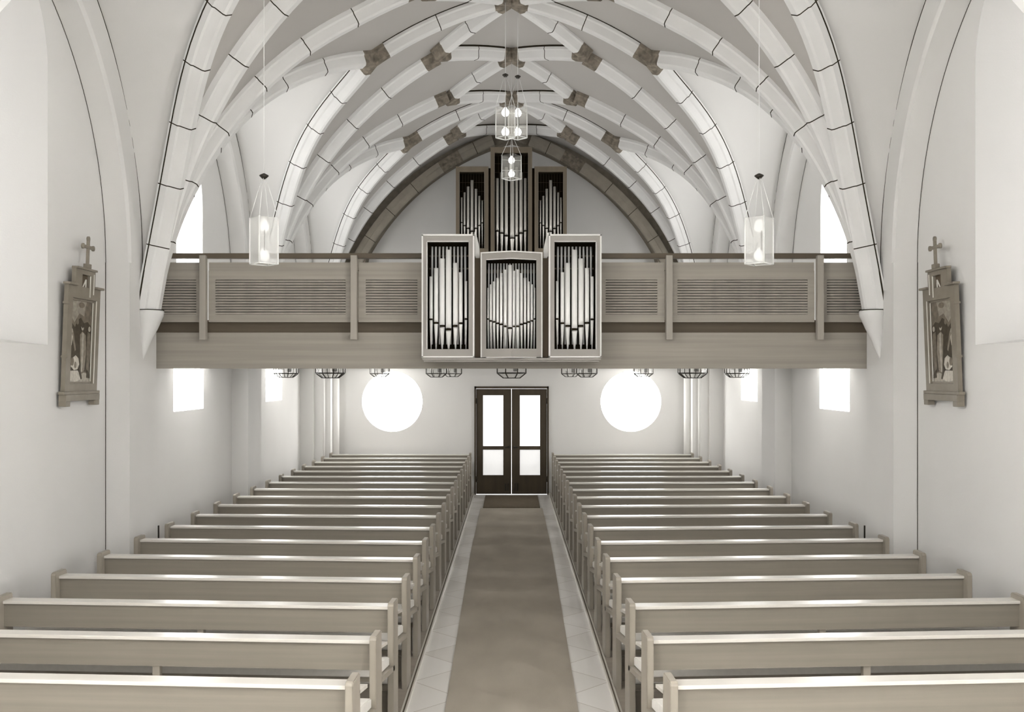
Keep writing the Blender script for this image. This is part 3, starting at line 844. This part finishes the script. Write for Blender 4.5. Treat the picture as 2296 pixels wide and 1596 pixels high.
# ------------------------------------------------------------------ pictures on the side walls
def station(s):
    PX = 4.165                                            # plane of the picture back
    root = thing('framed_picture', (s * PX, 9.40, 2.15), f'tall stepped picture frame with a small cross on top hanging on the {SIDE[s]} wall', 'picture', 'framed wall pictures')
    root.rotation_euler.y = s * math.radians(-2.2)
    # local: x towards the wall is +s, y along the wall, z up
    def bx(mb, y0, y1, z0, z1, d0, d1, m, bev=0): mb.box(-s * d0, -s * d1, y0, y1, z0, z1, M[m], bev)
    f = MB()
    yl, yr, zb, zt = -.335, .365, .135, 1.13
    pl, pr, pb, pt = -.235, .275, .205, 1.015                # picture opening
    for y0, y1, z0, z1 in ((yl, pl, zb, zt), (pr, yr, zb, zt), (pl, pr, zb, pb), (pl, pr, pt, zt)):
        bx(f, y0, y1, z0, z1, -.01, .032, 'frame')
    # stepped block above
    by0, by1, bz = -.19, .235, 1.295
    ny0, ny1, nz0, nz1 = -.055, .12, 1.07, 1.25
    bx(f, by0, ny0, zt, bz, -.01, .032, 'frame'); bx(f, ny1, by1, zt, bz, -.01, .032, 'frame'); bx(f, ny0, ny1, nz1, bz, -.01, .032, 'frame')
    # cornices
    bx(f, yl - .03, by0 + .01, zt, zt + .022, -.01, .06, 'frame', .004); bx(f, by1 - .01, yr + .03, zt, zt + .022, -.01, .06, 'frame', .004)
    bx(f, by0 - .01, by1 + .01, bz, bz + .02, -.01, .05, 'frame', .004)
    # side blocks
    for z in (.95, .45):
        bx(f, yl - .02, yl + .02, z, z + .02, -.01, .05, 'frame')
    f.build('frame', None, root)
    b = MB()
    bx(b, yl - .05, yr + .03, .105, .135, -.01, .05, 'frame', .005); bx(b, yl - .03, yr + .005, .045, .105, -.01, .06, 'frame')
    for y in (yl - .03, yr - .09): bx(b, y, y + .095, -.005, .045, -.01, .06, 'frame', .006)
    b.build('base', None, root)
    g = MB()                                              # pale strips paint the light on the far inner edges
    for y0, y1, z0, z1, d in ((pr - .002, pr + .006, pb, pt, .036), (pr - .030, pr - .022, pb + .02, pt - .02, .014), (by1 - .04, by1 - .028, nz0, nz1 + .02, .036), (ny1 - .004, ny1 + .008, nz0 - .03, nz1 - .005, .036)):
        bx(g, y0, y1, z0, z1, d - .006, d, 'framelight')
    bx(g, pr - .022, pr, pb, pt, .0, .013, 'frame'); bx(g, pl, pl + .018, pb, pt, .0, .013, 'frame')
    bx(g, pl, pr, pt - .02, pt, .0, .013, 'frame'); bx(g, pl, pr, pb, pb + .018, .0, .013, 'frame')
    g.build('lit_inner_edge', None, root)
    # picture: flat painted shapes
    tones = {'sky': (.36, .325, .27), 'mid': (.20, .17, .13), 'deep': (.075, .06, .04), 'pale': (.60, .56, .49), 'ground': (.42, .385, .325), 'warm': (.28, .245, .195), 'skin': (.46, .42, .36)}
    for k, c in tones.items():
        if 'p_' + k not in M: M['p_' + k] = surf('paint_' + k, c, .55, .3, .28, (22, 22, 22))
    c = MB()
    W, H = pr - pl, pt - pb
    dcount = [0]
    def shp(pts, m):
        dcount[0] += 1
        d = .002 + dcount[0] * .0003
        c.prism([(-s * d, pl + W * u, pb + H * v) for u, v in pts], (s * .003, 0, 0), M['p_' + m])
    def ell(cu, cv, ru, rv, m, n=14, a0=0):
        shp([(cu + ru * math.cos(2 * math.pi * k / n + a0), cv + rv * math.sin(2 * math.pi * k / n + a0)) for k in range(n)], m)
    shp([(0, 0), (1, 0), (1, 1), (0, 1)], 'mid')
    shp([(0, .70), (.1, .78), (.22, .72), (.42, .83), (.62, .80), (.72, 1), (0, 1)], 'sky')
    ell(.5, .93, .13, .035, 'mid'); ell(.16, .90, .12, .05, 'ground')
    shp([(0, 0), (1, 0), (1, .10), (.7, .13), (.45, .10), (.3, .16), (0, .15)], 'ground')
    shp([(.05, .14), (.2, .19), (.45, .15), (.6, .05), (.3, .02), (.02, .05)], 'pale')
    shp([(0, .15), (.02, .68), (.12, .71), (.25, .66), (.33, .74), (.48, .78), (.62, .72), (.78, .74), (.95, .68), (1, .3), (.9, .12), (.6, .16)], 'deep')
    shp([(.10, .60), (.18, .62), (.32, .40), (.27, .38)], 'warm')
    shp([(.02, .50), (.10, .60), (.16, .55), (.13, .45), (.03, .42)], 'pale')
    ell(.11, .62, .045, .028, 'skin')
    shp([(.46, .58), (.56, .62), (.70, .58), (.76, .40), (.70, .16), (.56, .13), (.50, .35)], 'warm')
    shp([(.55, .60), (.62, .60), (.64, .40), (.60, .14), (.55, .14)], 'skin')
    ell(.56, .67, .055, .038, 'skin'); ell(.56, .69, .06, .028, 'deep')
    shp([(.78, .62), (.9, .60), (.96, .42), (.88, .12), (.78, .18)], 'mid')
    ell(.86, .655, .05, .032, 'skin'); ell(.33, .73, .06, .035, 'mid')
    shp([(.12, .20), (.18, .30), (.30, .335), (.42, .30), (.46, .23), (.40, .17), (.25, .16)], 'pale')
    ell(.17, .26, .065, .05, 'mid'); ell(.30, .22, .05, .04, 'warm')
    shp([(.42, .18), (.5, .20), (.60, .06), (.56, .05)], 'deep')
    shp([(.82, .16), (.95, .10), (.98, .06), (.80, .07)], 'deep')
    c.build('painting', None, root)
    n = MB()
    bx(n, ny0, ny1, nz0 - .04, nz1, -.005, .004, 'deepback' if False else 'brown')
    y0, y1, z0, z1 = ny0 + .015, ny1 - .03, nz0 - .0, nz1 - .04
    t = .016
    n.box(-s * .004, -s * .010, y1 - t, y1, z0, z1, M['framelight']); n.box(-s * .004, -s * .010, y0 + .0, y0 + t, z0, z1, M['framelight'])
    n.prism([(-s * .004, y0, z0), (-s * .004, y0 + t, z0), (-s * .004, y1, z1), (-s * .004, y1 - t, z1)], (-s * .006, 0, 0), M['framelight'])
    n.build('numeral', None, root)
    k = MB()
    yc = .06
    k.box(s * .0, -s * .05, yc - .04, yc + .04, bz + .02, bz + .065, M['frame'], .006)
    k.box(-s * .012, -s * .036, yc - .016, yc + .016, bz + .06, bz + .30, M['frame'], .004); k.box(-s * .012, -s * .036, yc - .11, yc + .11, bz + .21, bz + .242, M['frame'], .004)
    for (a, b) in ((0, .305), (-.112, .226), (.112, .226)):
        k.lathe((-s * .024, yc + a, bz + b), [(.008, -.013), (.026, -.009), (.026, .009), (.008, .013)], 12, M['frame'], 'X')
    k.build('cross', None, root)
    return root
for s in (-1, 1): station(s)

# small dark wall fitting by the pier foot
for s in (-1, 1):
    mb = MB(); mb.box(s * 3.936, s * 3.95, 10.95, 10.97, .55, .757, M['iron'], .003)
    o = mb.build('wall_bracket', None); tag(o, f'thin dark upright fitting at the foot of the {SIDE[s]} gallery pier', 'bracket')

# ------------------------------------------------------------------ light, camera, view
w = bpy.data.worlds.new('World'); S.world = w; w.use_nodes = True
bg = w.node_tree.nodes['Background']; bg.inputs['Color'].default_value = (1, .995, .985, 1); bg.inputs['Strength'].default_value = .8

cam = bpy.data.cameras.new('camera'); co = bpy.data.objects.new('camera', cam); COL.objects.link(co)
co.location = (0, 0, EYE); co.rotation_euler = (math.radians(90), 0, 0)
cam.sensor_fit = 'HORIZONTAL'; cam.sensor_width = 36; cam.lens = F / 2296 * 36
cam.shift_x = 1.0 / 2296; cam.shift_y = (CY - 798) / 2296
cam.clip_start = .05; cam.clip_end = 200
S.camera = co
S.view_settings.view_transform = 'Standard'; S.view_settings.look = 'None'; S.view_settings.gamma = 1.0
S.view_settings.use_curve_mapping = False
S.view_settings.exposure = 1.03
S.cycles.use_denoising = True
S.cycles.max_bounces = 7; S.cycles.diffuse_bounces = 4; S.cycles.glossy_bounces = 2; S.cycles.transparent_max_bounces = 12
S.cycles.use_adaptive_sampling = True; S.cycles.adaptive_threshold = .15; S.cycles.adaptive_min_samples = 16
S.cycles.caustics_reflective = False; S.cycles.caustics_refractive = False
